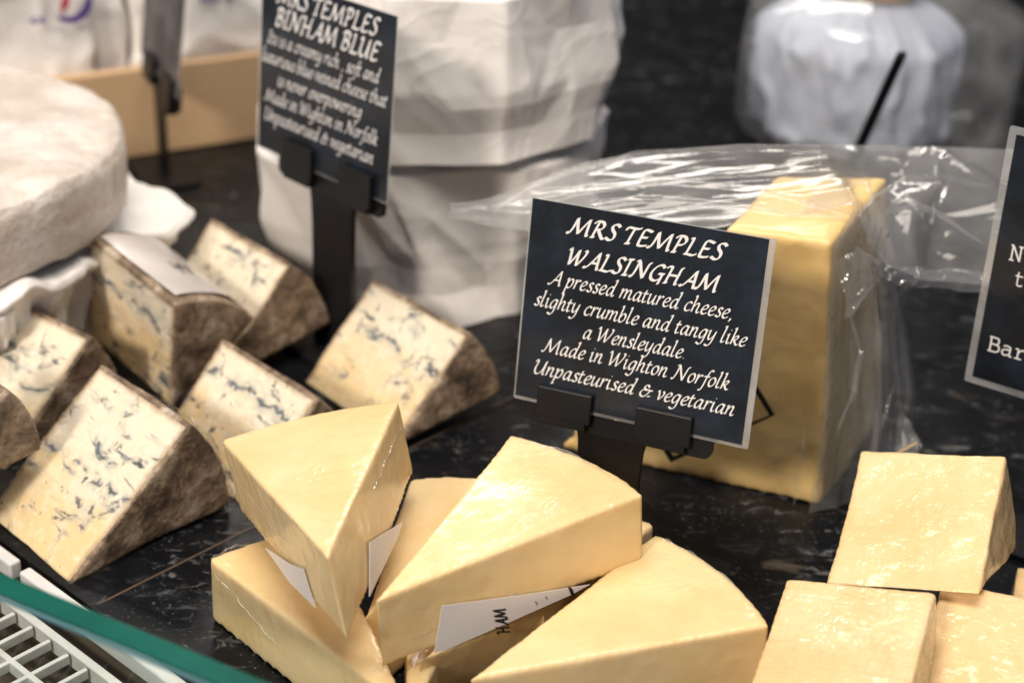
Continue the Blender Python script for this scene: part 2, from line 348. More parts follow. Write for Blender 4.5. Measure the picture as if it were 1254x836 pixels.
# ------------------------------------------------------------------ pen lettering (broad-nib chancery hand, drawn stroke by stroke)
CH = {
'a': (.84, [[(.62,.88),(.42,1),(.17,.76),(.05,.36),(.13,.03),(.3,.05),(.52,.4),(.65,.92)], [(.67,1),(.58,.4),(.58,.1),(.68,0),(.84,.16)]]),
'b': (.74, [[(.02,1.62),(.18,1.72),(.1,.95),(.04,.3),(.12,.02),(.32,.02),(.55,.3),(.6,.68),(.47,.95),(.28,.86),(.1,.5)]]),
'c': (.64, [[(.6,.84),(.45,1),(.2,.83),(.05,.42),(.13,.06),(.33,.01),(.6,.2)]]),
'd': (.86, [[(.62,.88),(.42,1),(.17,.76),(.05,.36),(.13,.03),(.3,.05),(.52,.4),(.65,.92)], [(.58,1.64),(.78,1.72),(.62,.7),(.58,.1),(.68,0),(.84,.16)]]),
'e': (.64, [[(.09,.42),(.36,.52),(.57,.76),(.45,1),(.2,.83),(.05,.42),(.13,.06),(.33,.01),(.6,.2)]]),
'f': (.52, [[(.78,1.58),(.62,1.72),(.45,1.45),(.3,.7),(.18,-.15),(.04,-.58),(-.14,-.56)], [(.06,.94),(.6,.98)]]),
'g': (.78, [[(.62,.88),(.42,1),(.17,.76),(.05,.36),(.13,.05),(.3,.06),(.52,.4),(.65,.92)], [(.67,1),(.57,.2),(.46,-.4),(.22,-.66),(-.08,-.5)]]),
'h': (.82, [[(.02,1.62),(.18,1.72),(.1,.8),(.04,0)], [(.07,.45),(.28,.85),(.47,1),(.57,.82),(.5,.3),(.53,.05),(.64,0),(.8,.16)]]),
'i': (.4, [[(.0,.84),(.13,1),(.09,.35),(.12,.03),(.22,0),(.38,.16)], [(.19,1.4),(.25,1.46)]]),
'k': (.74, [[(.02,1.62),(.18,1.72),(.1,.8),(.04,0)], [(.07,.45),(.28,.82),(.48,.98),(.56,.82),(.42,.56),(.14,.48)], [(.24,.5),(.42,.18),(.56,0),(.74,.1)]]),
'l': (.4, [[(.04,1.62),(.2,1.72),(.1,.8),(.05,.2),(.13,0),(.36,.16)]]),
'm': (1.24, [[(0,.84),(.13,1),(.08,.5),(.03,0)], [(.06,.4),(.26,.85),(.44,1),(.54,.82),(.46,0)], [(.5,.45),(.7,.87),(.88,1),(.98,.82),(.92,.3),(.95,.05),(1.06,0),(1.22,.16)]]),
'n': (.82, [[(0,.84),(.13,1),(.08,.5),(.03,0)], [(.06,.4),(.28,.85),(.47,1),(.57,.82),(.5,.3),(.53,.05),(.64,0),(.8,.16)]]),
'o': (.7, [[(.42,1),(.17,.83),(.05,.42),(.13,.06),(.33,.01),(.56,.3),(.61,.68),(.5,.95),(.4,1)]]),
'p': (.74, [[(-.02,.84),(.13,1),(.06,.2),(-.05,-.68)], [(-.16,-.68),(.08,-.66)], [(.1,.5),(.3,.87),(.5,1),(.62,.72),(.52,.24),(.3,.01),(.06,.1)]]),
'r': (.54, [[(0,.84),(.13,1),(.08,.5),(.03,0)], [(.06,.42),(.24,.82),(.4,1),(.54,.9)]]),
's': (.54, [[(.52,.86),(.36,1),(.18,.84),(.24,.6),(.42,.36),(.38,.08),(.2,0),(0,.14)]]),
't': (.46, [[(.2,1.34),(.11,.7),(.07,.18),(.15,0),(.4,.15)], [(-.04,.94),(.44,.98)]]),
'u': (.82, [[(0,.84),(.12,1),(.07,.4),(.1,.05),(.24,.02),(.46,.35),(.6,.75)], [(.64,1),(.55,.3),(.57,.05),(.66,0),(.82,.16)]]),
'v': (.66, [[(-.02,.86),(.1,1),(.19,.55),(.2,.02)], [(.2,.0),(.48,.4),(.6,.8),(.48,1)]]),
'w': (1.02, [[(-.02,.86),(.1,1),(.17,.5),(.18,.02)], [(.18,0),(.42,.42),(.54,.98)], [(.54,.98),(.53,.5),(.55,.02)], [(.55,0),(.84,.4),(.96,.8),(.84,1)]]),
'x': (.68, [[(0,.86),(.13,1),(.28,.5),(.43,.02),(.6,.12)], [(.62,.9),(.52,1),(.3,.5),(.12,.02),(.0,.1)]]),
'y': (.76, [[(0,.84),(.12,1),(.07,.45),(.12,.08),(.28,.07),(.5,.4),(.62,.75)], [(.66,1),(.55,.2),(.42,-.38),(.18,-.66),(-.1,-.54)]]),
',': (.3, [[(.12,.08),(.15,-.06),(.04,-.28)]]), '.': (.3, [[(.08,.04),(.14,.09)]]), '-': (.44, [[(.04,.46),(.38,.5)]]), ' ': (.38, []),
'&': (1.12, [[(.74,1.08),(.6,1.32),(.36,1.2),(.34,.92),(.62,.76)], [(.6,.76),(.24,.74),(.04,.34),(.22,.02),(.52,.06),(.76,.42),(.92,.82)], [(.62,.8),(1.14,.78)], [(.8,.1),(1.04,.14)]]),
'A': (1.18, [[(-.12,.1),(.02,.0),(.3,.3),(.66,.95),(.95,1.58)], [(.95,1.62),(.98,.8),(1.02,.04),(1.16,.06)], [(.36,.56),(1.0,.56)]]),
'B': (1.0, [[(.36,1.5),(.24,.75),(.12,.02)], [(.04,1.3),(.26,1.56),(.66,1.56),(.86,1.26),(.66,.92),(.34,.82)], [(.36,.84),(.74,.74),(.86,.4),(.6,.06),(.14,.02)]]),
'C': (1.0, [[(1.02,1.32),(.78,1.57),(.4,1.3),(.12,.7),(.2,.16),(.55,0),(.92,.2)]]),
'E': (.94, [[(.98,1.44),(.6,1.56),(.34,1.46),(.22,.75),(.16,.1),(.4,.0),(.84,.12)], [(.24,.8),(.74,.84)]]),
'G': (1.2, [[(1.08,1.32),(.8,1.57),(.4,1.3),(.12,.7),(.2,.16),(.55,0),(.94,.26)], [(1.02,.72),(.96,.2),(.88,-.3)], [(.7,.72),(1.2,.74)]]),
'H': (1.36, [[(-.06,1.36),(.14,1.57),(.38,1.54)], [(.38,1.54),(.26,.75),(.14,0)], [(0,.0),(.3,.02)], [(1.3,1.6),(1.14,1.52),(1.02,.75),(.94,.06),(1.1,.02)], [(.22,.78),(1.1,.82)]]),
'I': (.6, [[(.36,1.54),(.24,.75),(.14,.02)], [(.14,1.52),(.6,1.56)], [(-.04,.0),(.4,.02)]]),
'L': (.92, [[(.16,1.52),(.4,1.56)], [(.38,1.54),(.26,.75),(.14,.06)], [(-.02,.04),(.34,.02),(.66,0),(.94,.2)]]),
'M': (1.72, [[(-.12,.1),(.04,0),(.26,.5),(.46,1.54)], [(.46,1.56),(.6,.8),(.78,.08)], [(.78,.06),(1.1,.85),(1.46,1.58)], [(1.46,1.58),(1.44,.75),(1.46,.04),(1.62,.06)]]),
'N': (1.4, [[(-.1,.08),(.06,0),(.26,.6),(.4,1.5)], [(.16,1.5),(.4,1.54),(.68,.8),(.98,.02)], [(.98,.0),(1.12,.8),(1.26,1.44),(1.44,1.56)]]),
'P': (.9, [[(.38,1.5),(.26,.75),(.14,.0)], [(-.02,.0),(.34,.02)], [(.02,1.28),(.26,1.56),(.68,1.54),(.86,1.18),(.66,.8),(.34,.7)]]),
'R': (1.1, [[(.38,1.5),(.26,.75),(.14,.0)], [(0,.0),(.32,.02)], [(.02,1.28),(.26,1.56),(.68,1.54),(.84,1.2),(.66,.86),(.34,.78)], [(.46,.8),(.68,.4),(.94,.02),(1.12,.02)]]),
'S': (.86, [[(.9,1.36),(.66,1.57),(.34,1.4),(.36,1.04),(.64,.66),(.62,.2),(.34,0),(-.02,.2)]]),
'T': (.96, [[(.0,1.2),(.1,1.5),(.5,1.5),(.9,1.5),(1.16,1.64)], [(.62,1.5),(.48,.75),(.36,.0)], [(.18,.0),(.58,.02)]]),
'U': (1.24, [[(.0,1.3),(.18,1.56),(.26,1.3),(.14,.6),(.24,.08),(.52,.02),(.86,.5),(1.08,1.52)], [(1.1,1.56),(1.0,.6),(.98,.06),(1.14,.06)]]),
'W': (1.56, [[(.0,1.34),(.14,1.57),(.22,.9),(.26,.02)], [(.26,.0),(.62,.8),(.86,1.54)], [(.86,1.54),(.84,.8),(.88,.02)], [(.88,0),(1.26,.7),(1.5,1.4),(1.36,1.58)]]),
}
TY = {   # upright typewriter letters
'N': (1.3, [[(.0,0),(.45,0)], [(.2,0),(.2,1.5)], [(.0,1.5),(.25,1.5)], [(.22,1.5),(1.0,.02)], [(1.0,0),(1.0,1.5)], [(.78,1.5),(1.22,1.5)]]),
't': (1.1, [[(.35,1.4),(.35,.25),(.42,.04),(.65,0),(.95,.1)], [(.05,.98),(.9,.98)]]),
'B': (1.3, [[(.05,1.5),(.75,1.5)], [(.05,0),(.8,0)], [(.25,0),(.25,1.5)], [(.75,1.5),(1.0,1.38),(1.02,1.0),(.8,.8),(.28,.79)], [(.8,.79),(1.12,.62),(1.12,.2),(.8,0)]]),
'a': (1.2, [[(.15,.9),(.4,1),(.75,.95),(.86,.75),(.86,.02),(1.1,0)], [(.86,.6),(.5,.62),(.15,.5),(.08,.22),(.25,.02),(.55,.02),(.86,.25)]]),
'r': (1.2, [[(.05,1),(.36,1)], [(.35,1),(.35,0)], [(.05,0),(.75,0)], [(.36,.6),(.6,.9),(.85,1),(1.02,.88)]]),
' ': (1.2, []),
}
def smooth(pts, k=6):
    if len(pts) < 3:
        return [np.array(pts[0]) * (1 - t) + np.array(pts[1]) * t for t in np.linspace(0, 1, 4)]
    P = [np.array(p) for p in pts]; P = [2 * P[0] - P[1]] + P + [2 * P[-1] - P[-2]]; out = []
    for i in range(1, len(P) - 2):
        for t in np.linspace(0, 1, k, endpoint=False):
            a, b, c, d = P[i - 1:i + 3]
            out.append(.5 * (2 * b + (c - a) * t + (2 * a - 5 * b + 4 * c - d) * t * t + (3 * b - a - 3 * c + d) * t ** 3))
    return out + [P[-2]]
def letters(text, font=CH, slant=.2, nib=(.115, .032), ang=42, track=.1):
    """returns quads in letter units and the width"""
    e1 = np.array([math.cos(math.radians(ang)), math.sin(math.radians(ang))]); e2 = np.array([-e1[1], e1[0]])
    V, Fc, x, k = [], [], 0., 0
    for ch in text:
        w, strokes = font[ch]
        for st in strokes:
            p = np.array(smooth(st)); p[:, 0] += slant * p[:, 1] + x
            t = np.gradient(p, axis=0); t /= np.linalg.norm(t, axis=1)[:, None] + 1e-9
            n = np.stack([-t[:, 1], t[:, 0]], 1)
            c = (nib[0] ** 2 * (n @ e1)[:, None] * e1 + nib[1] ** 2 * (n @ e2)[:, None] * e2)
            c /= np.sqrt((nib[0] * (n @ e1)) ** 2 + (nib[1] * (n @ e2)) ** 2)[:, None]
            b = len(V); k += 1
            for q, cc in zip(p, c):
                V.append((*(q + cc), k)); V.append((*(q - cc), k))
            Fc += [(b + 2 * i, b + 2 * i + 1, b + 2 * i + 3, b + 2 * i + 2) for i in range(len(p) - 1)]
        x += w + track
    return V, Fc, x - track
def text_lines(lines, Wd, Hd, z0):
    """lines: (text, x centre, y of baseline, width, height unit, nib scale) as fractions of the card; card local frame"""
    AV, AF = [], []
    for (txt, xc, yb, wf, unit, kw) in lines:
        v, f, w = letters(txt, **kw)
        sx = wf * Wd / w if wf else unit * Hd
        b = len(AV)
        AV += [((x - w / 2) * sx + xc * Wd, y * unit * Hd + yb * Hd, z0 + k * 2e-6) for x, y, k in v]
        AF += [tuple(i + b for i in q) for q in f]
    return AV, AF

# ------------------------------------------------------------------ setting
E_ = np.array([.765, -.644, 0]); N_ = np.array([.644, .765, 0])     # along and across the counter front
RAILP = .3256                                                        # front edge of the stone, measured across
def EN(a, p, z=0.): return E_ * a + N_ * p + np.array([0, 0, z])
q = [EN(-3, RAILP + .004), EN(3, RAILP + .004), EN(3, 4), EN(-3, 4)]
v, f = prism([(p[0], p[1]) for p in q], -.03, 0)
counter = link('counter', mesh(v, f), 'granite', smooth=False); counter['kind'] = 'structure'
g0, g1 = onz(130, 735), onz(300, 650)
gd = (g1 - g0) / np.linalg.norm(g1 - g0); gs = np.array([-gd[1], gd[0], 0]) * .0006
a0 = g0 - gd * .004; a1 = g0 + gd * 1.5
link('joint_line', mesh(*prism([tuple((a0 - gs)[:2]), tuple((a1 - gs)[:2]), tuple((a1 + gs)[:2]), tuple((a0 + gs)[:2])], -.001, .0003)), 'groove', counter, False)
wl = link('back_panel', mesh(*box(-2.5, 2.5, 2.2, 2.24, -.03, 1.4)), 'backdrop', smooth=False)  # added out of view; its near-black colour keeps reflections in the stone dark
wl['label'] = 'dark plain panel added behind the whole display, shade put into its colour'; wl['category'] = 'panel'

# ------------------------------------------------------------------ cheese wedges
FIT = {
    'B1': {'loc': [-0.2471, 0.6496, 0.002], 'M': [[0.6325, -0.2206, 0.7425], [0.6866, -0.2842, -0.6692], [0.3586, 0.9331, -0.0283]], 'R': 0.0881, 't': 0.073, 'a': 38.9},
    'B2': {'loc': [-0.3016, 0.7236, 0.0014], 'M': [[0.5181, -0.1897, 0.834], [0.7662, -0.3306, -0.5511], [0.3802, 0.9245, -0.026]], 'R': 0.0796, 't': 0.0611, 'a': 37.8},
    'B4': {'loc': [-0.2176, 0.8431, 0.0], 'M': [[0.6314, -0.4009, 0.6638], [0.5925, -0.3028, -0.7465], [0.5003, 0.8646, 0.0463]], 'R': 0.0784, 't': 0.0847, 'a': 37.5},
    'B5': {'loc': [-0.18, 0.7172, 0.0042], 'M': [[0.5974, -0.2738, 0.7538], [0.6466, -0.3916, -0.6547], [0.4744, 0.8785, -0.0569]], 'R': 0.0631, 't': 0.0757, 'a': 41.0},
    'B6': {'loc': [-0.1146, 0.7973, 0.0001], 'M': [[0.663, -0.3836, 0.6429], [0.5938, -0.2535, -0.7636], [0.456, 0.888, 0.0597]], 'R': 0.0687, 't': 0.0917, 'a': 40.5},
    'B3': {'loc': [-0.2379, 0.811, 0.015], 'M': [[0.3911, -0.5816, 0.7133], [0.2483, -0.6796, -0.6903], [0.8862, 0.4471, -0.1214]], 'R': 0.0633, 't': 0.0823, 'a': 55.5},
    'P3': {'loc': [-0.032, 0.4876, 0.0014], 'M': [[-0.5541, -0.8324, 0.0021], [0.8324, -0.554, 0.0124], [-0.0092, 0.0086, 0.9999]], 'R': 0.1306, 't': 0.0325, 'a': 24.6},
    'P1': {'loc': [-0.0561, 0.4926, 0.0635], 'M': [[-0.1789, -0.9587, -0.221], [0.9731, -0.2055, 0.1039], [-0.145, -0.1965, 0.9697]], 'R': 0.1374, 't': 0.0358, 'a': 34.2},
    'P2': {'loc': [-0.043, 0.5104, 0.0358], 'M': [[0.6365, -0.7674, -0.0774], [0.7679, 0.6399, -0.0286], [0.0714, -0.0412, 0.9966]], 'R': 0.125, 't': 0.0343, 'a': 34.4},
    'P6': {'loc': [-0.0044, 0.5005, -0.0], 'M': [[0.8273, -0.5579, -0.0659], [0.5587, 0.8293, -0.007], [0.0586, -0.031, 0.9978]], 'R': 0.123, 't': 0.0417, 'a': 36.5},
    'R1': {'loc': [0.142, 0.5768, 0.0412], 'M': [[0.3944, -0.2666, 0.8794], [0.9174, 0.0579, -0.3939], [0.0541, 0.9621, 0.2673]], 'R': 0.074, 't': 0.0651, 'a': 39.1},
    'R2': {'loc': [0.0846, 0.4539, 0.0455], 'M': [[0.3645, -0.1132, 0.9243], [0.9168, 0.2173, -0.335], [-0.1629, 0.9695, 0.183]], 'R': 0.1097, 't': 0.0603, 'a': 30.9},
    'R3': {'loc': [0.1545, 0.4803, 0.0231], 'M': [[0.3741, -0.0937, 0.9226], [0.9268, 0.002, -0.3756], [0.0334, 0.9956, 0.0876]], 'R': 0.0975, 't': 0.0586, 'a': 31.5},
    'P4': {'loc': [-0.0445, 0.5434, 0.0], 'M': [[0.3559, -0.8977, -0.2597], [0.9306, 0.3657, 0.0111], [0.085, -0.2456, 0.9656]], 'R': 0.103, 't': 0.0363, 'a': 32.1},
    'P5': {'loc': [-0.0334, 0.5215, 0.0027], 'M': [[0.6465, -0.7448, 0.1655], [0.7629, 0.6302, -0.1442], [0.0031, 0.2194, 0.9756]], 'R': 0.0742, 't': 0.034, 'a': 21.3},
    'P7': {'loc': [-0.0331, 0.4819, 0.0077], 'M': [[0.0835, -0.996, 0.0321], [0.9924, 0.086, 0.0876], [-0.0901, 0.0245, 0.9956]], 'R': 0.0843, 't': 0.0246, 'a': 17.1},
    'R4': {'loc': [0.214, 0.5479, 0.0168], 'M': [[0.3028, 0.0078, 0.953], [0.9527, 0.0245, -0.3029], [-0.0257, 0.9997, -0.0]], 'R': 0.071, 't': 0.0619, 'a': 24.8},
    'B7': dict(loc=[-0.3097, 0.6464, 0.0338], M=[[0.6325, -0.2206, 0.7425], [0.6866, -0.2842, -0.6692], [0.3586, 0.9331, -0.0283]], R=.066, t=.062, a=36),
    'P8': dict(loc=[0.0203, 0.5574, 0.0005], M=[[0.3584, -0.9336, 0.0], [0.9336, 0.3584, 0.0], [0.0, 0.0, 1.0]], R=.08, t=.035, a=34),
}
def onplane(x, y, p0, n):
    d = ray(x, y); n = np.asarray(n); return C0 + d * (((np.asarray(p0) - C0) @ n) / (d @ n))
def sector_poly(R, a, tip=.002, n=14):
    return [(-tip, 0)] + [(R * math.cos(t), R * math.sin(t)) for t in np.linspace(-a / 2, a / 2, n)]
def wedge(key, mat, name, label, group, cat='cheese wedge', rind=False, voxel=.0014, iters=3, amp=.5):
    q = FIT[key]; a = math.radians(q['a']); R, t = q['R'], q['t']
    root = thing(name, label, cat, q['loc'], q['M'], group)
    sd = random.random() * 50
    def disp(c):
        p = (c[0] + sd, c[1] + sd * .7, c[2] - sd)
        return amp * (.0011 * fbm(p, 22, 2) + .00035 * fbm(p, 110, 3))
    poly = sector_poly(R, a)
    v, f = prism(poly, 0, t)
    me = solid(v, f, voxel, iters, disp)
    if not rind:
        body = link('cheese', me, mat, root)
    else:
        bm = bmesh.new(); bm.from_mesh(me)
        for z, nz in ((.0014, 1), (t - .0016, 1)):
            bmesh.ops.bisect_plane(bm, geom=bm.verts[:] + bm.edges[:] + bm.faces[:], plane_co=(0, 0, z), plane_no=(0, 0, nz))
        bm2 = bm.copy()
        def isr(fc):
            c = fc.calc_center_median()
            return c.z < .0014 or c.z > t - .0016 or math.hypot(c.x, c.y) > R - .0028
        bmesh.ops.delete(bm, geom=[x for x in bm.faces if isr(x)], context='FACES')
        bmesh.ops.delete(bm2, geom=[x for x in bm2.faces if not isr(x)], context='FACES')
        m2 = bpy.data.meshes.new('m'); bm.to_mesh(me)
        at = me.attributes.new('rind_dist', 'FLOAT', 'POINT')
        for vv in me.vertices: at.data[vv.index].value = min(vv.co.z, t - vv.co.z, R - math.hypot(vv.co.x, vv.co.y)) - .0014
        bm2.to_mesh(m2); bm.free(); bm2.free()
        link('paste', me, mat, root); link('rind', m2, 'rind', root)
    root['_k'] = key
    return root
def wpt(key, p):
    q = FIT[key]; return np.array(q['M']) @ np.asarray(p, float) + np.array(q['loc'])
def side_plane(key, side):
    q = FIT[key]; h = math.radians(q['a']) / 2; Mx = np.array(q['M'])
    n = Mx @ (np.array([-math.sin(h), math.cos(h), 0]) if side == 'L' else np.array([-math.sin(h), -math.cos(h), 0]))
    return np.array(q['loc']), n
def patch(name, px, p0, n, mat, parent, off=.0012, th=.0003):
    """flat sticker on a plane, outline found on the plane"""
    p = [onplane(x, y, p0 + n * off, n) for x, y in px]; k = len(p)
    vs = [w + n * th for w in p] + p
    fs = [tuple(range(k)), tuple(range(k, 2 * k))[::-1]] + [(i, k + i, k + (i + 1) % k, (i + 1) % k) for i in range(k)]
    return link(name, mesh(vs, fs), mat, parent, False, world=True)
def flap(name, fn, nu, nv, mat, parent, world=True):
    v, f = grid(fn, nu, nv); return link(name, mesh(v, f), mat, parent, True, world=world)

BL = 'blue cheese wedges on the left'
B = {}
for key, name_label in {
    'B1': 'nearest and biggest blue veined wedge, beside the white grille',
    'B2': 'blue veined wedge at the left edge, behind the nearest blue wedge',
    'B3': 'blue veined wedge standing on its thin edge with a white label on top',
    'B4': 'blue veined wedge farthest back, left of the black sign post',
    'B5': 'blue veined wedge half hidden behind the tilted pale yellow wedge',
    'B6': 'blue veined wedge at the right end of its group, dark rind towards the black sign',
    'B7': 'brown rind end of a wedge cut off by the left edge of the photo'}.items():
    lab = {'B1': 'nearest and biggest blue veined wedge, beside the white grille'}.get(key, name_label)
    B[key] = wedge(key, 'blue', 'blue_cheese_wedge', lab, BL, rind=True, voxel=.0013, iters=5, amp=1.1)
# white sticker over the curved rind of the upright wedge
q = FIT['B3']; h = math.radians(q['a']) / 2
def lab3(u, v):
    an = -h * .80 + 1.66 * h * u; r = q['R'] + .0012 + .0003 * math.sin(9 * u + 5 * v)
    return (r * math.cos(an), r * math.sin(an), q['t'] * (.06 + .86 * v))
st = flap('label', lab3, 14, 10, 'label_dull', B['B3'], world=False)
mv, mf = [], []
for i, (u0, v0, ww) in enumerate([(.40 + .035 * k, .50 + .03 * (k % 3), .10 + .05 * ((k * 7) % 4) / 3) for k in range(7)]):
    b = len(mv)
    for du, dv in ((0, 0), (.016, .01), (.026, ww), (.012, ww)):
        x, y, z = lab3(u0 + du, v0 + dv); s = (q['R'] + .0018) / math.hypot(x, y); mv.append((x * s, y * s, z))
    mf.append((b, b + 1, b + 2, b + 3))
link('print_marks', mesh(mv, mf), 'ink', st, False)
# loose film hanging over the rind side of the nearest wedge
q1 = FIT['B1']; h1 = math.radians(q1['a']) / 2
def film1(u, v):
    an = h1 * (1.02 - 2.05 * u); r = q1['R'] + .002 + .004 * v * (1 - v) + .0016 * fbm((u * 3, v * 3, 1), 1.6)
    return (r * math.cos(an), r * math.sin(an), q1['t'] * (.55 + .47 * v) + .0014 * fbm((u * 4, v * 2, 7), 1))
flap('plastic_wrap', film1, 26, 16, 'wrap', B['B1'], world=False)

PL = 'pale pressed cheese wedges heaped in front'
P = {}
for key, lab in {
    'P1': 'pale yellow wedge tilted on top of the heap at the left',
    'P2': 'pale yellow wedge on top of the heap with a big white label on its side',
    'P3': 'pale yellow wedge lying flat at the left bottom of the heap, curved end in film',
    'P4': 'pale yellow wedge behind, between the two top wedges, mostly hidden by them',
    'P5': 'narrow pale yellow wedge under the white labelled one, only its thin end showing',
    'P6': 'large pale yellow wedge lying flat at the right front of the heap',
    'P7': 'pale yellow sliver of cheese at the bottom edge between flat left wedge and narrow one',
    'P8': 'tip of a pale yellow wedge peeping out behind the heap near the sign foot'}.items():
    P[key] = wedge(key, 'cheese', 'pressed_cheese_wedge', lab, PL, iters=3)
p0, n = side_plane('P2', 'R')
lb = patch('label', [(541, 741), (640, 728), (722, 715), (700, 727), (612, 766), (531, 801)], p0, n, 'label', P['P2'])
def text_on(parent, txt, px0, px1, pxup, p0, n, off, mat, font=CH, **kw):
    """lettering on a plane: baseline from px0 to px1, cap height towards pxup"""
    a = onplane(*px0, p0 + n * off, n); b = onplane(*px1, p0 + n * off, n); c = onplane(*pxup, p0 + n * off, n)
    v, f, w = letters(txt, font, **kw)
    ux = (b - a) / w; uy = (c - a) / 1.55
    return link('lettering', mesh([a + ux * x + uy * y + n * (k * 2e-6) for x, y, k in v], f), mat, parent, False, world=True)
text_on(lb, 'HAM', (624, 774), (618, 744), (610, 776), p0, n, .0017, 'ink', slant=0, nib=(.2, .12))
text_on(lb, '-', (706, 730), (701, 716), (694, 732), p0, n, .0017, 'ink', slant=0, nib=(.3, .22))
for px in (((660, 741), (657, 735)), ((672, 734), (669, 729))):
    text_on(lb, '-', px[0], px[1], (px[0][0] - 5, px[0][1]), p0, n, .0017, 'ink', slant=0, nib=(.2, .14))
p0, n = side_plane('P1', 'L')
patch('label', [(325, 670), (356, 690), (372, 696), (387, 744), (355, 712)], p0, n, 'label', P['P1'], off=.0014)
p0, n = side_plane('P1', 'R')
patch('label', [(452, 664), (492, 639), (488, 655), (452, 730)], p0, n, 'label', P['P1'], off=.0014)

RL = 'creamy cheese blocks at the right'
Rr = {}
for key, lab in {
    'R1': 'creamy shrink wrapped cheese block standing behind, with a dark golden right side',
    'R2': 'creamy shrink wrapped cheese block in front of the taller one, nearest to the yellow heap',
    'R3': 'creamy shrink wrapped cheese block at the bottom right corner',
    'R4': 'sliver of a cheese block showing at the right edge behind the corner one'}.items():
    Rr[key] = wedge(key, 'pale', 'creamy_cheese_block', lab, RL, cat='cheese block', iters=8, amp=1.)

# ------------------------------------------------------------------ the big block in its bag
blk = thing('bagged_cheese_block', 'large golden block of cheese in a clear plastic bag behind the front black sign', 'cheese block', (.11, .73, 0))
bot = np.array([(.028, .7415, 0), (.162, .697, 0), (.205, .786, 0), (.146, .777, 0)])
top = bot + np.array([-.016, .0015, .147]); top[0] = onz(888, 279, .147)
me = solid([*bot, *top], [(0, 1, 2, 3), (4, 5, 6, 7), (0, 1, 5, 4), (1, 2, 6, 5), (2, 3, 7, 6), (3, 0, 4, 7)], .0026, 5, lambda c: .0012 * fbm(c, 18, 2) + .0003 * fbm(c, 90, 2))
link('cheese', me, 'block', blk, world=True)
fn_ = np.cross(bot[1] - bot[0], top[0] - bot[0]); fn_ /= np.linalg.norm(fn_)
if fn_[1] > 0: fn_ = -fn_
# printed diamond outline on the bag front
A = np.array((949, 508.)); Bq = np.array((821, 566.)); Dv = np.array((-36, -60.)); mid = [A, Bq, Bq + Dv, A + Dv]
cen = sum(mid) / 4
outer = [onplane(*p, bot[0] + fn_ * .0035, fn_) for p in mid]; inner = [onplane(*(p + (cen - p) * np.array((.085, .13))), bot[0] + fn_ * .0035, fn_) for p in mid]
link('bag_print', mesh([*outer, *inner], [(i, (i + 1) % 4, 4 + (i + 1) % 4, 4 + i) for i in range(4)]), 'ink', blk, False, world=True)

def hsh(i, j, s): return mnoise.cell(Vector((i * 1.37 + .5, j * 2.11 + .5, s * 3.3 + .5))) - .5
def crumple(x, y, s, per=0):
    """flat triangular facets between randomly raised lattice points, like creased paper"""
    i, j = math.floor(x), math.floor(y); fx, fy = x - i, y - j
    k = lambda a: a % per if per else a
    a, b, c, d = hsh(k(i), j, s), hsh(k(i + 1), j, s), hsh(k(i), j + 1, s), hsh(k(i + 1), j + 1, s)
    if hsh(k(i), j, s + 9) > 0:
        return a + (b - a) * fx + (d - b) * fy if fx > fy else a + (d - c) * fx + (c - a) * fy
    return a + (b - a) * fx + (c - a) * fy if fx + fy < 1 else d + (c - d) * (1 - fx) + (b - d) * (1 - fy)
def polyline(pts, u):
    pts = np.array(pts, float); x = u * (len(pts) - 1); i = min(int(x), len(pts) - 2); t = x - i
    t = t * t * (3 - 2 * t) * .5 + t * .5
    return pts[i] * (1 - t) + pts[i + 1] * t
LO = [(548, 262, .832), (600, 276, .82), (648, 283, .80), (720, 292, .79), (800, 288, .785), (895, 277, .785), (985, 262, .785), (1047, 250, .787), (1062, 292, .79), (1085, 325, .80), (1130, 342, .81), (1245, 352, .825)]
HI = [(552, 256, .836), (590, 246, .838), (640, 228, .84), (700, 208, .842), (770, 190, .845), (860, 181, .85), (930, 178, .855), (1000, 178, .855), (1060, 179, .855), (1110, 180, .855), (1160, 180, .852), (1256, 184, .85)]
def crz(u, v, s, fu, fv):
    a = ridge(fbm((u * fu, v * fv, s), 1, 2)); b = ridge(fbm((u * fu * .6 + v * 2, v * fv * 2.2 - u * 3, s + 9), 1, 2))
    return a + .7 * b
UPV = np.array([0, -.55, .83])
def flap_fn(s, amp, off):
    def fn(u, v):
        a, b = polyline(LO, u), polyline(HI, u); p = a * (1 - v) + b * v
        w = ond(p[0], p[1], p[2]); e = math.sin(math.pi * v) ** .7
        return w + UPV * (off * e + amp * (ridge(fbm((u * 1.1 + v, v * 3.2 + u * .8, s), 1, 2)) + .5 * ridge(fbm((u * 2.2, v * 6 - u * 2, s + 5), 1, 2)) - .6) * e + .006 * e * fbm((u * 5, v * 1.5, s), 1, 2) + .012 * crumple(u * 17 + v, v * 3.1 + 2 * u, s) * max(0, min(1, (u - .66) * 7)) * min(1, e * 1.6))
    return fn
flap('bag_film', flap_fn(3.1, .0022, .006), 130, 34, 'film', blk)
flap('bag_film', flap_fn(8.7, .0014, -.004), 110, 26, 'film', blk)
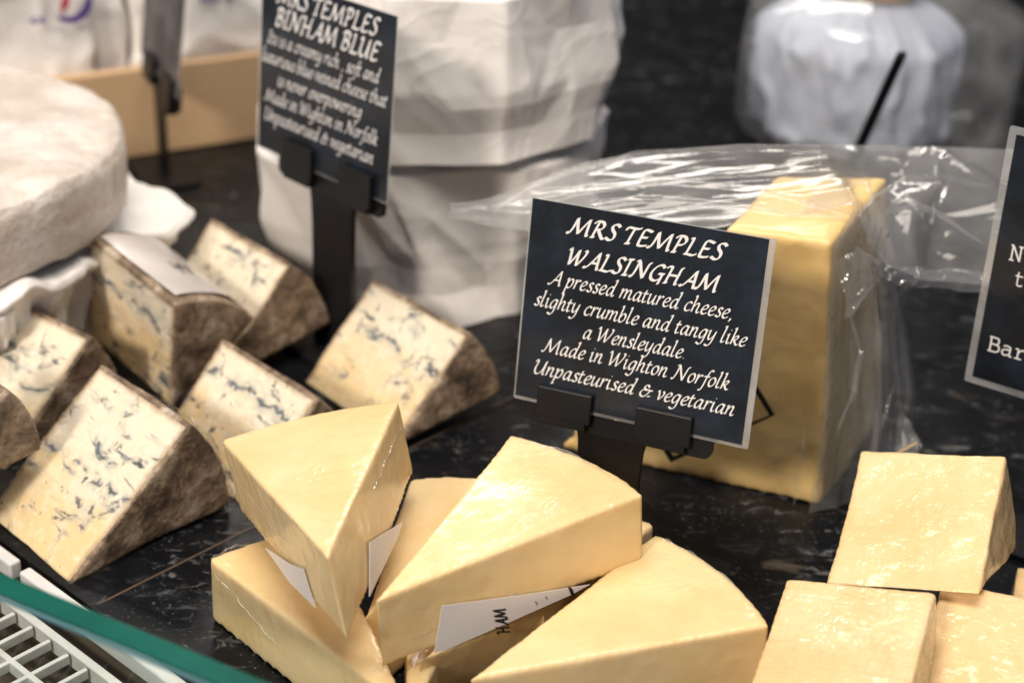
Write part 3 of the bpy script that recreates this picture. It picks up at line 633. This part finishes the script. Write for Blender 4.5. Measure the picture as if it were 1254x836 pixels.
# right side of the bag: loose vertical pleats down to a gathered corner
L2 = [(1046, 256, .775), (1020, 300, .765), (1013, 380, .775), (1008, 480, .79), (1002, 560, .805), (990, 628, .822)]
R2_ = [(1092, 300, .84), (1100, 350, .85), (1112, 410, .86), (1121, 480, .865), (1117, 528, .868), (1126, 556, .862)]
def side_fn(s, amp, k):
    def fn(u, v):
        a, b = polyline(L2, v), polyline(R2_, v); p = a * (1 - u) + b * u
        w = ond(*p); e = math.sin(math.pi * u) ** .6
        return w + np.array([.75, -.6, 0]) * e * (.006 * k + amp * (crz(u, v * .35 + .2 * u, s, 2.6, 1.1) - .4))
    return fn
flap('bag_film', side_fn(2.2, .006, 1), 44, 80, 'film', blk)
flap('bag_film', side_fn(5.2, .005, -.5), 40, 60, 'film_clear', blk)
# twisted ear of the bag and the tail running to the right
EA = [(1022, 318, .768), (1030, 345, .766), (1036, 372, .766), (1034, 392, .768)]; EB = [(1050, 302, .772), (1074, 318, .776), (1083, 338, .78), (1048, 372, .772)]
def ear(u, v):
    a, b = polyline(EA, v), polyline(EB, v); p = a * (1 - u) + b * u
    return ond(*p) + np.array([.2, -.8, .4]) * (.006 * math.sin(math.pi * u) + .002 * fbm((u * 3, v * 3, 2), 1))
flap('bag_film', ear, 24, 24, 'film_milky', blk)
TA = [(1060, 300, .79), (1085, 342, .795), (1120, 352, .80), (1205, 358, .815)]; TB = [(1064, 288, .80), (1090, 325, .805), (1130, 330, .81), (1212, 332, .825)]
flap('bag_film', lambda u, v: ond(*(polyline(TA, u) * (1 - v) + polyline(TB, u) * v)) + UPV * .003 * (crz(u, v, 4, 5, 1) - .4), 50, 12, 'film_milky', blk)
C1 = [(1060, 600, .835), (1095, 553, .85), (1100, 505, .862)]; C2 = [(1085, 590, .83), (1131, 546, .845), (1104, 500, .862)]
flap('bag_film', lambda u, v: ond(*(polyline(C1, v) * (1 - u) + polyline(C2, v) * u)), 10, 16, 'film_milky', blk)
def fold(px, r, s, pts=None):
    P_ = pts or [ond(*polyline(px, t)) for t in np.linspace(0, 1, 60)]; V = []
    for i, p in enumerate(P_):
        t = P_[min(i + 1, 59)] - P_[max(i - 1, 0)]; t /= np.linalg.norm(t); nn = np.cross(t, [0, .83, .55]); nn /= np.linalg.norm(nn); bb = np.cross(nn, t)
        rr = r * math.sin(math.pi * (i + .3) / 59.6) ** .6 * (1 + .5 * fbm((i * .12, s, 0), 1, 2))
        p = p + bb * .0015 * fbm((i * .09, s, 4), 1, 2)
        for k in range(9):
            an = math.pi * (k / 8 * 1.2 - .1); V.append(p + nn * rr * math.cos(an) * 1.3 - bb * rr * math.sin(an) * np.sign(bb[2] + 1e-9) * -1)
    return V, [(i * 9 + k, i * 9 + k + 1, (i + 1) * 9 + k + 1, (i + 1) * 9 + k) for i in range(59) for k in range(8)]
for i, (px, r) in enumerate([
    ([(1047, 264, .782), (985, 248, .785), (900, 230, .79), (820, 221, .795), (740, 228, .80), (650, 236, .81), (600, 247, .82)], .0018),
    ([(1042, 269, .781), (960, 262, .782), (880, 246, .785), (800, 241, .788), (720, 247, .79)], .0014),
    ([(1215, 228, .82), (1150, 214, .81), (1110, 221, .80), (1078, 238, .79), (1050, 264, .784)], .0014),
    ([(1205, 300, .815), (1150, 262, .81), (1120, 250, .80), (1085, 262, .79)], .0012),
    ([(640, 226, .835), (700, 207, .84), (770, 189, .843), (930, 178, .853), (1100, 180, .853)], .0010),
    ([(990, 500, .785), (982, 560, .795), (972, 618, .81)], .0008),
    ([(1040, 385, .776), (1054, 430, .785), (1046, 480, .79), (1026, 530, .80)], .0012),
    ([(1095, 470, .85), (1080, 520, .85), (1060, 560, .85)], .001)]):
    v, f = fold(px, r, i * 3.7); link('bag_fold', mesh(v, f), 'film_fold', blk, world=True)
def fold_on(key, px, r, s, side=None):
    if side: p0, n = side_plane(key, side)
    else: p0 = wpt(key, (0, 0, FIT[key]['t'])); n = np.array(FIT[key]['M'])[:, 2]
    pts = [onplane(*polyline(px, t), p0 + n * .0004, n) for t in np.linspace(0, 1, 60)]
    v, f = fold(None, r, s, pts); link('wrap_crease', mesh(v, f), 'film_fold', (P.get(key) or Rr.get(key)), world=True)
fold_on('P6', [(808, 660), (840, 674), (868, 693), (905, 722)], .0009, 1)
fold_on('P2', [(636, 541), (680, 548), (722, 568), (765, 594)], .0008, 3)
fold_on('P1', [(492, 520), (470, 570), (448, 620)], .0006, 6, 'R')
fold_on('P1', [(300, 600), (330, 640), (380, 690)], .0007, 7, 'L')
fold_on('P3', [(258, 684), (280, 672), (306, 664)], .0008, 8)
fold_on('P3', [(262, 700), (300, 745), (340, 790)], .0007, 9, 'L')
fold_on('P2', [(480, 790), (560, 760), (640, 722)], .0005, 10, 'R')
zz = []
for i in range(25):
    t = i / 24; x = 1100 + 23 * t; y = 553.5 - 12 * t
    zz += [ond(x, y - 1.4 - (i % 2) * .9, .838), ond(x, y + .7 + (i % 2) * .9, .838)]
link('bag_seal', mesh(zz, [(2 * i, 2 * i + 1, 2 * i + 3, 2 * i + 2) for i in range(24)]), 'tape', blk, False, world=True)

# ------------------------------------------------------------------ price signs
def rounded(x0, x1, y0, y1, r, n=5):
    out = []
    for cx, cy, a in ((x1 - r, y1 - r, 0), (x0 + r, y1 - r, 90), (x0 + r, y0 + r, 180), (x1 - r, y0 + r, 270)):
        for i in range(n):
            t = math.radians(a + 90 * i / (n - 1)); out.append((cx + r * math.cos(t), cy + r * math.sin(t)))
    return out
def price_sign(label, loc, Mx, Wd, Hd, lines, margins, tabs, bar, stem_x, stem_w, base, slate='slate', mat='lettering', mirror=False):
    root = thing('price_sign', label, 'price sign', loc, Mx, 'black price signs')
    card = link('card', mesh(*prism(rounded(-Wd / 2, Wd / 2, 0, Hd, .0012), 0, .0005)), 'laminate', root, False)
    l, r, b, t = margins
    link('printed_panel', mesh(*box(-Wd / 2 + l, Wd / 2 - r, b, Hd - t, .0004, .0007)), slate, card, False)
    if lines:
        for ln in lines:
            v, f = text_lines([ln], Wd, Hd, .00085); link('lettering', mesh(v, f), mat, card, False)
    for (x0, x1, y0, y1) in tabs:
        link('clip', bev(*box(x0, x1, y0, y1, .0012, .0042), .0006), 'black', root, False)
        link('clip', bev(*box(x0 + .002, x1 - .002, y0 - .003, y0 + .0008, -.003, .0041), .0004), 'black', root, False)
    link('back_bar', mesh(*prism(rounded(*bar, .004), -.0034, -.0008)), 'black', root, False)
    Mn = np.array(Mx); topw = Mn @ np.array([stem_x, bar[2] + .004, -.003]) + np.array(loc)
    xd = Mn[:, 0].copy(); xd[2] = 0; xd /= np.linalg.norm(xd); yd = np.array([-xd[1], xd[0], 0])
    foot = np.array([topw[0], topw[1], 0]) + yd * .001
    def strip(ws, zs, th):
        vs, fs = [], []
        for w, c in zip(ws, zs):
            for sx, sy in ((-1, -1), (1, -1), (1, 1), (-1, 1)): vs.append(c + xd * sx * w / 2 + yd * sy * th / 2)
        for k in range(len(ws) - 1):
            for j in range(4): fs.append((4 * k + j, 4 * k + (j + 1) % 4, 4 * k + 4 + (j + 1) % 4, 4 * k + 4 + j))
        fs += [(3, 2, 1, 0), tuple(4 * (len(ws) - 1) + j for j in range(4))]
        return vs, fs
    hz = topw[2]
    fr = [0, .75, .88, .94, .98, 1.0]; ex = [0, 0, .0012, .003, .007, .012]
    link('stem', mesh(*strip([stem_w + e for e in ex], [foot + (topw - foot) * t for t in fr], .0028)), 'black', root, False, world=True)
    bx0, bx1, by0, by1 = base
    pl = [foot + xd * x + yd * y for x, y in rounded(bx0, bx1, by0, by1, .009)]
    link('base_plate', mesh(*prism([(p[0], p[1]) for p in pl], .0003, .0033)), 'black', root, False, world=True)
    return root
T = dict(nib=(.155, .055)); Bd = dict(nib=(.112, .038), track=.09)
MW = [[0.9248, 0.029, -0.3794], [-0.378, 0.1861, -0.9069], [0.0444, 0.9821, 0.183]]
linesW = [('MRS TEMPLES', .485, .862, .63, .051, T), ('WALSINGHAM', .485, .712, .625, .051, T),
          ('A pressed matured cheese,', .49, .60, .76, .0455, Bd), ('slighty crumble and tangy like', .495, .485, .88, .0455, Bd),
          ('a Wensleydale.', .49, .37, .43, .0455, Bd), ('Made in Wighton Norfolk', .50, .265, .78, .0455, Bd), ('Unpasteurised & vegetarian', .50, .148, .85, .0455, Bd)]
linesW = [(t, x - .5, y, w, u, k) for t, x, y, w, u, k in linesW]
price_sign('black laminated sign reading Walsingham in front of the bagged golden block', (.0544, .6361, .0798), MW, .1126, .0951, linesW, (.0009, .0030, .0016, .0004),
           [(-.0435, -.0170, -.0045, .0098), (.0042, .0305, -.0045, .0098)], (-.051, .040, -.0095, .006), -.008, .0305, (-.038, .060, -.030, .022))
MB = [[0.7, 0.0326, -0.7134], [-0.713, 0.0897, -0.6954], [0.0413, 0.9954, 0.086]]
linesB = [('MRS TEMPLES', .50, .865, .73, .06, T), ('BINHAM BLUE', .50, .735, .76, .064, T),
          ('Its is a creamy rich , soft and', .48, .625, .83, .0455, Bd), ('luxurious blue-veined cheese that', .49, .515, .93, .0455, Bd),
          ('is never overpowering', .47, .405, .63, .0455, Bd), ('Made in Wighton in Norfolk', .48, .295, .85, .0455, Bd), ('Unpasteurised & vegetarian', .47, .185, .83, .0455, Bd)]
CH['I'] = CH['I']
linesB = [(t, x - .5, y, w, u, k) for t, x, y, w, u, k in linesB]
price_sign('black laminated sign reading Binham Blue behind the blue wedges', (-.1109, .8358, .1088), MB, .1184, .1000, linesB, (.0014, .0008, .0010, .0004),
           [(-.031, -.004, -.006, .013), (.021, .048, -.006, .013)], (-.040, .054, -.010, .006), .008, .036, (-.03, .05, -.02, .03))
MR = [[0.8382, -0.0192, -0.545], [-0.5449, 0.0135, -0.8384], [0.0234, 0.9997, 0.0008]]
Tt = dict(font=TY, slant=0, nib=(.085, .07), ang=40, track=.12)
linesR = [('N', -.364, .518, .062, .0375, Tt), ('t', -.33, .428, .045, .0375, Tt), ('Bar', -.325, .15, .185, .0375, Tt)]
price_sign('black laminated sign cut off by the right edge of the photo', (.2633, .6715, .0787), MR, .1011, .1306, linesR, (.0036, .0036, .0036, .0036),
           [(-.012, .014, -.0045, .0098), (.02, .046, -.0045, .0098)], (-.02, .05, -.0095, .006), .012, .0305, (-.03, .04, -.02, .02))
an = math.radians(-63); cx, sx = math.cos(an), math.sin(an); tl = .12
ME = np.array([[cx, sx * -tl, sx], [sx, cx * tl, -cx], [0, 1, tl]]); ME /= np.linalg.norm(ME, axis=0)
M['slate_far'] = m_slate('slate_print_sheen', (.02, .02, .022), (.12, .10, .11))  # paler slate copy for the edge-on card, light reflections put into its colour
price_sign('narrow black sign seen nearly edge on before the wooden crate', (-.252, 1.068, .078), ME.tolist(), .10, .085, [], (.002, .002, .002, .002),
           [(.015, .040, -.012, .009), (-.03, -.006, -.006, .009)], (-.04, .045, -.012, .006), -.012, .020, (-.03, .03, -.02, .02), slate='slate_far')

# ------------------------------------------------------------------ paper parcels
def loft(rings, n, nv, crease, seed, cap=True):
    """rings: (z, corner list); facets stay aligned from ring to ring"""
    m = len(rings[0][1]); per = n // m; n = per * m
    def ringpts(poly):
        out = []
        for i in range(m):
            a, b = np.array(poly[i]), np.array(poly[(i + 1) % m])
            for t in np.linspace(0, 1, per, endpoint=False): out.append(a * (1 - t) + b * t)
        o = np.array(out)
        for _ in range(1): o = .5 * o + .25 * (np.roll(o, 1, 0) + np.roll(o, -1, 0))
        return o
    RP = [ringpts(p) for _, p in rings]; V = []
    for j in range(nv):
        t = j / (nv - 1) * (len(rings) - 1); k = min(int(t), len(rings) - 2); t -= k
        xy = RP[k] * (1 - t) + RP[k + 1] * t; z = rings[k][0] * (1 - t) + rings[k + 1][0] * t
        c = xy.mean(0)
        for i, p in enumerate(xy):
            d = (p - c); d = d / (np.linalg.norm(d) + 1e-9)
            q3 = (p[0] * 14 + seed, p[1] * 14, z * 6)
            w = crease * (ridge(fbm(q3, 1, 2)) + .6 * ridge(fbm((p[0] * 9 + z * 14, p[1] * 9 - z * 10, seed), 1.2, 2)) - .5) + .0007 * fbm(q3, 2, 2)
            ed = min(1, min(j, nv - 1 - j) / 8); w += (.0065 * crumple(i / per * 1.5 + .3 * j / nv, j / nv * 2.6 + .2, seed, int(m * 1.5)) + .0035 * crumple(i / per * 3 + 1.2 * j / nv, j / nv * 4, seed + 3, m * 3)) * (.35 + .65 * ed) + .001
            V.append((p[0] + d[0] * w, p[1] + d[1] * w, z + (.0012 * fbm(q3, 1.5, 2) if 0 < j < nv - 1 else 0)))
    Fc = [(j * n + i, j * n + (i + 1) % n, (j + 1) * n + (i + 1) % n, (j + 1) * n + i) for j in range(nv - 1) for i in range(n)]
    if cap:
        V.append(tuple(np.array(V[-n:]).mean(0) + np.array([0, 0, .003]))); ct = len(V) - 1
        Fc += [((nv - 1) * n + i, (nv - 1) * n + (i + 1) % n, ct) for i in range(n)]
    return V, Fc
low = [(-.150, .925), (-.092, .869), (-.033, .868), (.004, .893), (.047, .963), (.05, 1.03), (-.02, 1.08), (-.12, 1.06), (-.165, 1.0)]
mid_ = [(-.158, .905), (-.102, .862), (-.055, .862), (.004, .884), (.050, .945), (.058, 1.015), (-.01, 1.07), (-.11, 1.055), (-.170, .99)]
hi_ = [(-.158, .889), (-.11, .858), (-.072, .865), (.0, .884), (.049, .934), (.06, 1.0), (0, 1.06), (-.1, 1.05), (-.17, .98)]
hi2 = [(a * .9 - .006, (b - .96) * .9 + .96) for a, b in hi_]
v, f = loft([(0.0005, low), (.05, mid_), (.096, hi_), (.1025, hi2)], 216, 60, .0006, 3)
o = link('paper_parcel', mesh(v, f), 'paper'); o.data.set_sharp_from_angle(angle=.11); o['label'] = 'lower white paper parcel on the stone behind the blue wedges'; o['category'] = 'parcel'; o['group'] = 'white paper wrapped cheeses in the middle'
u0 = [(-.122, .905), (-.080, .862), (-.010, .872), (.042, .926), (.050, 1.0), (0, 1.05), (-.09, 1.045), (-.135, .98)]
u1 = [(-.1225, .904), (-.0805, .861), (-.0105, .8725), (.056, .938), (.062, 1.0), (0.01, 1.055), (-.09, 1.05), (-.14, .98)]
u2 = [(-.122, .905), (-.08, .862), (-.011, .873), (.050, .937), (.056, 1.0), (0, 1.05), (-.09, 1.045), (-.135, .98)]
u3 = [(a * .85 - .006, (b - .96) * .85 + .96) for a, b in u2]
v, f = loft([(.1055, u0), (.15, u1), (.2, u2), (.212, u3)], 216, 60, .0006, 11)
o = link('paper_parcel', mesh(v, f), 'paper'); o.data.set_sharp_from_angle(angle=.11); o['label'] = 'upper white paper parcel stacked on another, beside the Binham sign'; o['category'] = 'parcel'; o['group'] = 'white paper wrapped cheeses in the middle'

# ------------------------------------------------------------------ bloomy wheel on its folded paper
WC = np.array([-.349, .839])
prof = [(0, .121), (.05, .121), (.09, .1207), (.110, .1202), (.119, .119), (.1240, .1165), (.1265, .111), (.1272, .102), (.1268, .09), (.126, .078), (.121, .073)]
def wheel(u, v):
    x = v * (len(prof) - 1); i = min(int(x), len(prof) - 2); t = x - i; r = prof[i][0] * (1 - t) + prof[i + 1][0] * t; z = prof[i][1] * (1 - t) + prof[i + 1][1] * t
    a = 2 * math.pi * u; r *= 1 + .016 * fbm((math.cos(a) * 3, math.sin(a) * 3, 1), 1, 2); X = WC[0] + r * math.cos(a); Y = WC[1] + r * math.sin(a)
    return (X, Y, z + .0030 * fbm((X * 26, Y * 26, z * 26), 1, 4) * min(1, r * 12))
v, f = grid(wheel, 220, 50, closed=True)
o = link('cheese_wheel', mesh(v, f), 'bloomy'); o['label'] = 'large round cheese with whitish crust on folded paper at the left edge'; o['category'] = 'cheese wheel'
def tray(u, v):
    a = 2 * math.pi * u - math.pi; fold = fbm((math.cos(a) * 6, math.sin(a) * 6, v * 1.2), 1, 3); sharp = ridge(fbm((math.cos(a) * 9, math.sin(a) * 9, v * .7 + 4), 1, 2))
    fl = math.exp(-((a - .26) / .30) ** 2); rim = .130 + .030 * fl + .007 * fbm((math.cos(a) * 4, math.sin(a) * 4, 3), 1)
    if v < .25: t = v / .25; r = .10 * (1 - t) + rim * t; z = .071 - .001 * t
    elif v < .4: t = (v - .25) / .15; r = rim + .003 * math.sin(math.pi * t); z = .070 - .008 * t
    else: t = (v - .4) / .6; r = rim * (1 - t) + .106 * t + (.012 * fold + .010 * (sharp - .4)) * math.sin(math.pi * min(1, t * 1.15)) ** .5; z = .062 * (1 - t) + .0006
    z -= .014 * fl * max(0, 1 - v)
    r += .010 * crumple(u * 26 + 2 * v, v * 3.3, 5, 26) * min(1, v * 3) * min(1, (1.05 - v) * 6)
    z += .009 * fbm((math.cos(a) * 5, math.sin(a) * 5, 8), 1, 2) * math.exp(-((v - .3) / .2) ** 2)
    return (WC[0] + r * math.cos(a), WC[1] + r * math.sin(a), max(z, .0006))
v, f = grid(tray, 360, 44, closed=True)
o = link('folded_paper', mesh(v, f), 'paper'); o.data.set_sharp_from_angle(angle=.35); o['label'] = 'crumpled white paper folded under the large round cheese'; o['category'] = 'paper'

# ------------------------------------------------------------------ wooden crate with parcels
k0 = np.array([-.2696, 1.1163, 0]); kd = np.array([.843, .538, 0]); kn = np.array([-.538, .843, 0])
def KP(s, d, z): return k0 + kd * s + kn * d + np.array([0, 0, z])
def kbox(s0, s1, d0, d1, z0, z1):
    return [KP(s, d, z) for z in (z0, z1) for s, d in ((s0, d0), (s1, d0), (s1, d1), (s0, d1))], box(0, 1, 0, 1, 0, 1)[1]
crate = thing('wooden_crate', 'low pale wooden crate holding white parcels at the back left', 'crate', tuple(k0))
for nm, bx in (('front_panel', (-.30, .20, 0, .009, .001, .0665)), ('back_panel', (-.30, .20, .16, .169, .001, .0665)), ('side_panel', (.191, .2, .0095, .1595, .001, .0662)), ('side_panel', (-.30, -.291, .0095, .1595, .001, .0662)), ('bottom', (-.29, .19, .0095, .1595, .001, .006))):
    v, f = kbox(*bx); link(nm, bev(v, f, .0008), 'wood', crate, False, world=True)
PK = []
for i, (s0, s1, d0, d1, z1, lab) in enumerate([(-.20, -.034, .013, .10, .165, 'white parcel with purple and red print at the left of the crate'), (-.032, -.008, .022, .11, .17, 'narrow white parcel squeezed between two others in the crate'), (-.005, .105, .016, .11, .16, 'white parcel at the right of the crate behind the edge on sign')]):
    v, f = kbox(s0, s1, d0, d1, .008, z1)
    sdd = i * 7.3
    me = solid(v, f, .004, 6, lambda c: .004 * fbm((c[0] + sdd, c[1], c[2]), 14, 2) + .003 * (ridge(fbm((c[0] + sdd, c[1], c[2]), 18, 2)) - .4))
    o = link('paper_parcel', me, 'paper'); o['label'] = lab; o['category'] = 'parcel'; o['group'] = 'white parcels in the crate'; PK.append(o)
pn = -kn; pp = KP(0, .0085, 0)
def ribbon(pxs, wd, off=0.):
    c = [onplane(x, y, pp + pn * off, pn) for x, y in pxs]; V = []
    for i, p in enumerate(c):
        t = c[min(i + 1, len(c) - 1)] - c[max(i - 1, 0)]; sd = np.cross(pn, t); sd /= np.linalg.norm(sd)
        w = wd * (.45 + .55 * math.sin(math.pi * i / (len(c) - 1))); V += [p + sd * w, p - sd * w]
    return V, [(2 * i, 2 * i + 1, 2 * i + 3, 2 * i + 2) for i in range(len(c) - 1)]
arc = [(84 + 25 * math.cos(t), -2 + 27 * math.sin(t)) for t in np.linspace(-.5, 2.1, 26)]
link('logo_print', mesh(*ribbon(arc, .0028)), 'purple', PK[0], False)
link('logo_print', mesh(*ribbon([(82, -6), (80, 4), (76, 14)], .003)), 'red', PK[0], False)
for cx_, cy_ in ((43, 26), (53, 25)):
    link('logo_print', mesh(*ribbon([(cx_ + 4 * math.cos(t), cy_ + 3 * math.sin(t)) for t in np.linspace(.5, 5.6, 12)], .0010)), 'purple', PK[0], False)
for cx_, cy_ in ((250, 0), (258, 0), (266, -1), (282, -2)):
    link('logo_print', mesh(*ribbon([(cx_ + 3.5 * math.cos(t), cy_ + 3 * math.sin(t)) for t in np.linspace(0, 5.8, 12)], .0010, -.003)), 'purple', PK[2], False)

# ------------------------------------------------------------------ bagged bundle at the back right, and the black spike
jc = onz(1050, 214) + np.array([.0, .072, 0])
jar = thing('bagged_bundle', 'white paper bundle in a shiny clear plastic bag at the back right', 'bag', (jc[0], jc[1], 0))
def inner_(u, v):
    a = 2 * math.pi * u; r = .078 * (1 + .10 * ridge(fbm((math.cos(a) * 2.2 + v, math.sin(a) * 2.2, v * 1.4), 1, 2)) - .05 + .06 * fbm((math.cos(a) * 4, math.sin(a) * 4, v * 1.5), 1, 3))
    r *= (1 - .55 * max(0, (v - .72) / .28) ** 1.8) * min(1, .7 + v * 2)
    return (r * math.cos(a), r * math.sin(a), .002 + .118 * v)
v, f = grid(inner_, 160, 50, closed=True); link('paper_bundle', mesh(v, f), 'shaded_paper', jar)
def outer_(u, v):
    a = 2 * math.pi * u; ex = 1 + .46 * max(0, math.cos(a)) ** 2
    r = .087 * ex * (1 + .03 * fbm((math.cos(a) * 3, math.sin(a) * 3, v * 2), 1, 3))
    r *= (1 - .5 * max(0, (v - .82) / .18) ** 2) * (1 - .25 * max(0, (.12 - v) / .12) ** 2)
    return (r * math.cos(a), r * math.sin(a), .001 + .128 * v)
v, f = grid(outer_, 140, 50, closed=True); link('plastic_bag', mesh(v, f), 'film', jar)
lidp = np.array([jc[0] + .003, jc[1] - .005, .1285])
v, f = prism([(lidp[0] - jc[0] + .036 * math.cos(t), lidp[1] - jc[1] + .036 * math.sin(t)) for t in np.linspace(0, 2 * math.pi, 40, endpoint=False)], lidp[2] - .004, lidp[2] + .012)
link('lid', bev(v, f, .002), 'lid', jar, False)
b0 = onz(1012, 268); b1 = ond(1105, 65, .985)
def spike(u, v):
    d = b1 - b0; d = d / np.linalg.norm(d); x = np.cross(d, [0, 1, 0]); x /= np.linalg.norm(x); y = np.cross(d, x)
    t = max(0, min(1, (v - .04) / .92)); r = .0042 * (1 - .25 * t) * (1 if 0 < v < 1 else .01)
    a = 2 * math.pi * u; return b0 + (b1 - b0) * t + x * r * math.cos(a) + y * r * .6 * math.sin(a)
v, f = grid(spike, 16, 24, closed=True)
o = link('sign_spike', mesh(v, f), 'black'); o['label'] = 'slanting black plastic spike before the bagged bundle'; o['category'] = 'spike'

# ------------------------------------------------------------------ counter front: white rail, vent grille, glass
gr = thing('vent_grille', 'white plastic air vent grille with rail along the front of the stone', 'vent grille', tuple(EN(-.52, .27, -.02)))
def ebox(a0, a1, p0, p1, z0, z1):
    return [EN(a, p, z) for z in (z0, z1) for a, p in ((a0, p0), (a1, p0), (a1, p1), (a0, p1))], box(0, 1, 0, 1, 0, 1)[1]
jn = onz(34, 693) @ E_
for a0, a1 in ((-.9, jn - .0035), (jn + .0035, .6)):
    v, f = ebox(a0, a1, RAILP - .0055, RAILP + .0005, -.007, .0025); link('rail', bev(v, f, .0012, 3), 'enamel', gr, False, world=True)
gz = -.004
v, f = ebox(-.9, .6, RAILP - .0185, RAILP - .0145, gz - .008, gz + .0004); link('frame', bev(v, f, .0006), 'grille', gr, False, world=True)
for k in range(1, 7):
    p = RAILP - .0175 - .0215 * k
    v, f = ebox(-.9, .6, p - .0014, p + .0014, gz - .006, gz + .0002); link('long_bar', bev(v, f, .0005), 'grille', gr, False, world=True)
for k in range(36):
    a = -.66 + .0135 * k
    v, f = ebox(a - .0011, a + .0011, RAILP - .16, RAILP - .0195, gz - .005, gz); link('cross_bar', bev(v, f, .0005), 'grille', gr, False, world=True)
v, f = ebox(-.9, .6, RAILP - .3, RAILP - .0135, -.075, -.05)
o = link('drip_tray', mesh(v, f), 'tray', smooth=False); o['kind'] = 'structure'
v, f = ebox(-.9, .6, RAILP - .0135, RAILP + .0035, -.08, -.0185); o = link('counter_front', mesh(v, f), 'tray', smooth=False); o['kind'] = 'structure'
zt = .10; ga = onz(0, 715, zt); gb = onz(265, 824, zt); ge = (gb - ga) / np.linalg.norm(gb - ga); gn = np.array([ge[1], -ge[0], 0])
gl = thing('glass_pane', 'thick glass front pane with a green polished edge at the bottom left', 'glass pane', tuple(ga + ge * .1 - np.array([0, 0, zt])))
def gbox(t0, t1, h0, h1, z0, z1): return [ga * [1, 1, 0] + ge * t + gn * hh + np.array([0, 0, z]) for z in (z0, z1) for t, hh in ((t0, h0), (t1, h0), (t1, h1), (t0, h1))], box(0, 1, 0, 1, 0, 1)[1]
v, f = gbox(-.07, .7, -.0043, .0043, .0, zt - .0012); link('pane', mesh(v, f), 'glass', gl, False, world=True)
v, f = gbox(-.07, .7, -.0045, .0045, zt - .001, zt + .001); link('polished_edge', bev(v, f, .0006), 'glass_edge', gl, False, world=True)
v, f = gbox(-.07, .7, .00465, .0054, zt - .002, zt - .0006); link('edge_glow', mesh(v, f), 'edge_glow', gl, False, world=True)  # pale strip added below the edge, bluish glow put into its colour
for o in list(bpy.data.objects):
    if '_k' in o: del o['_k']
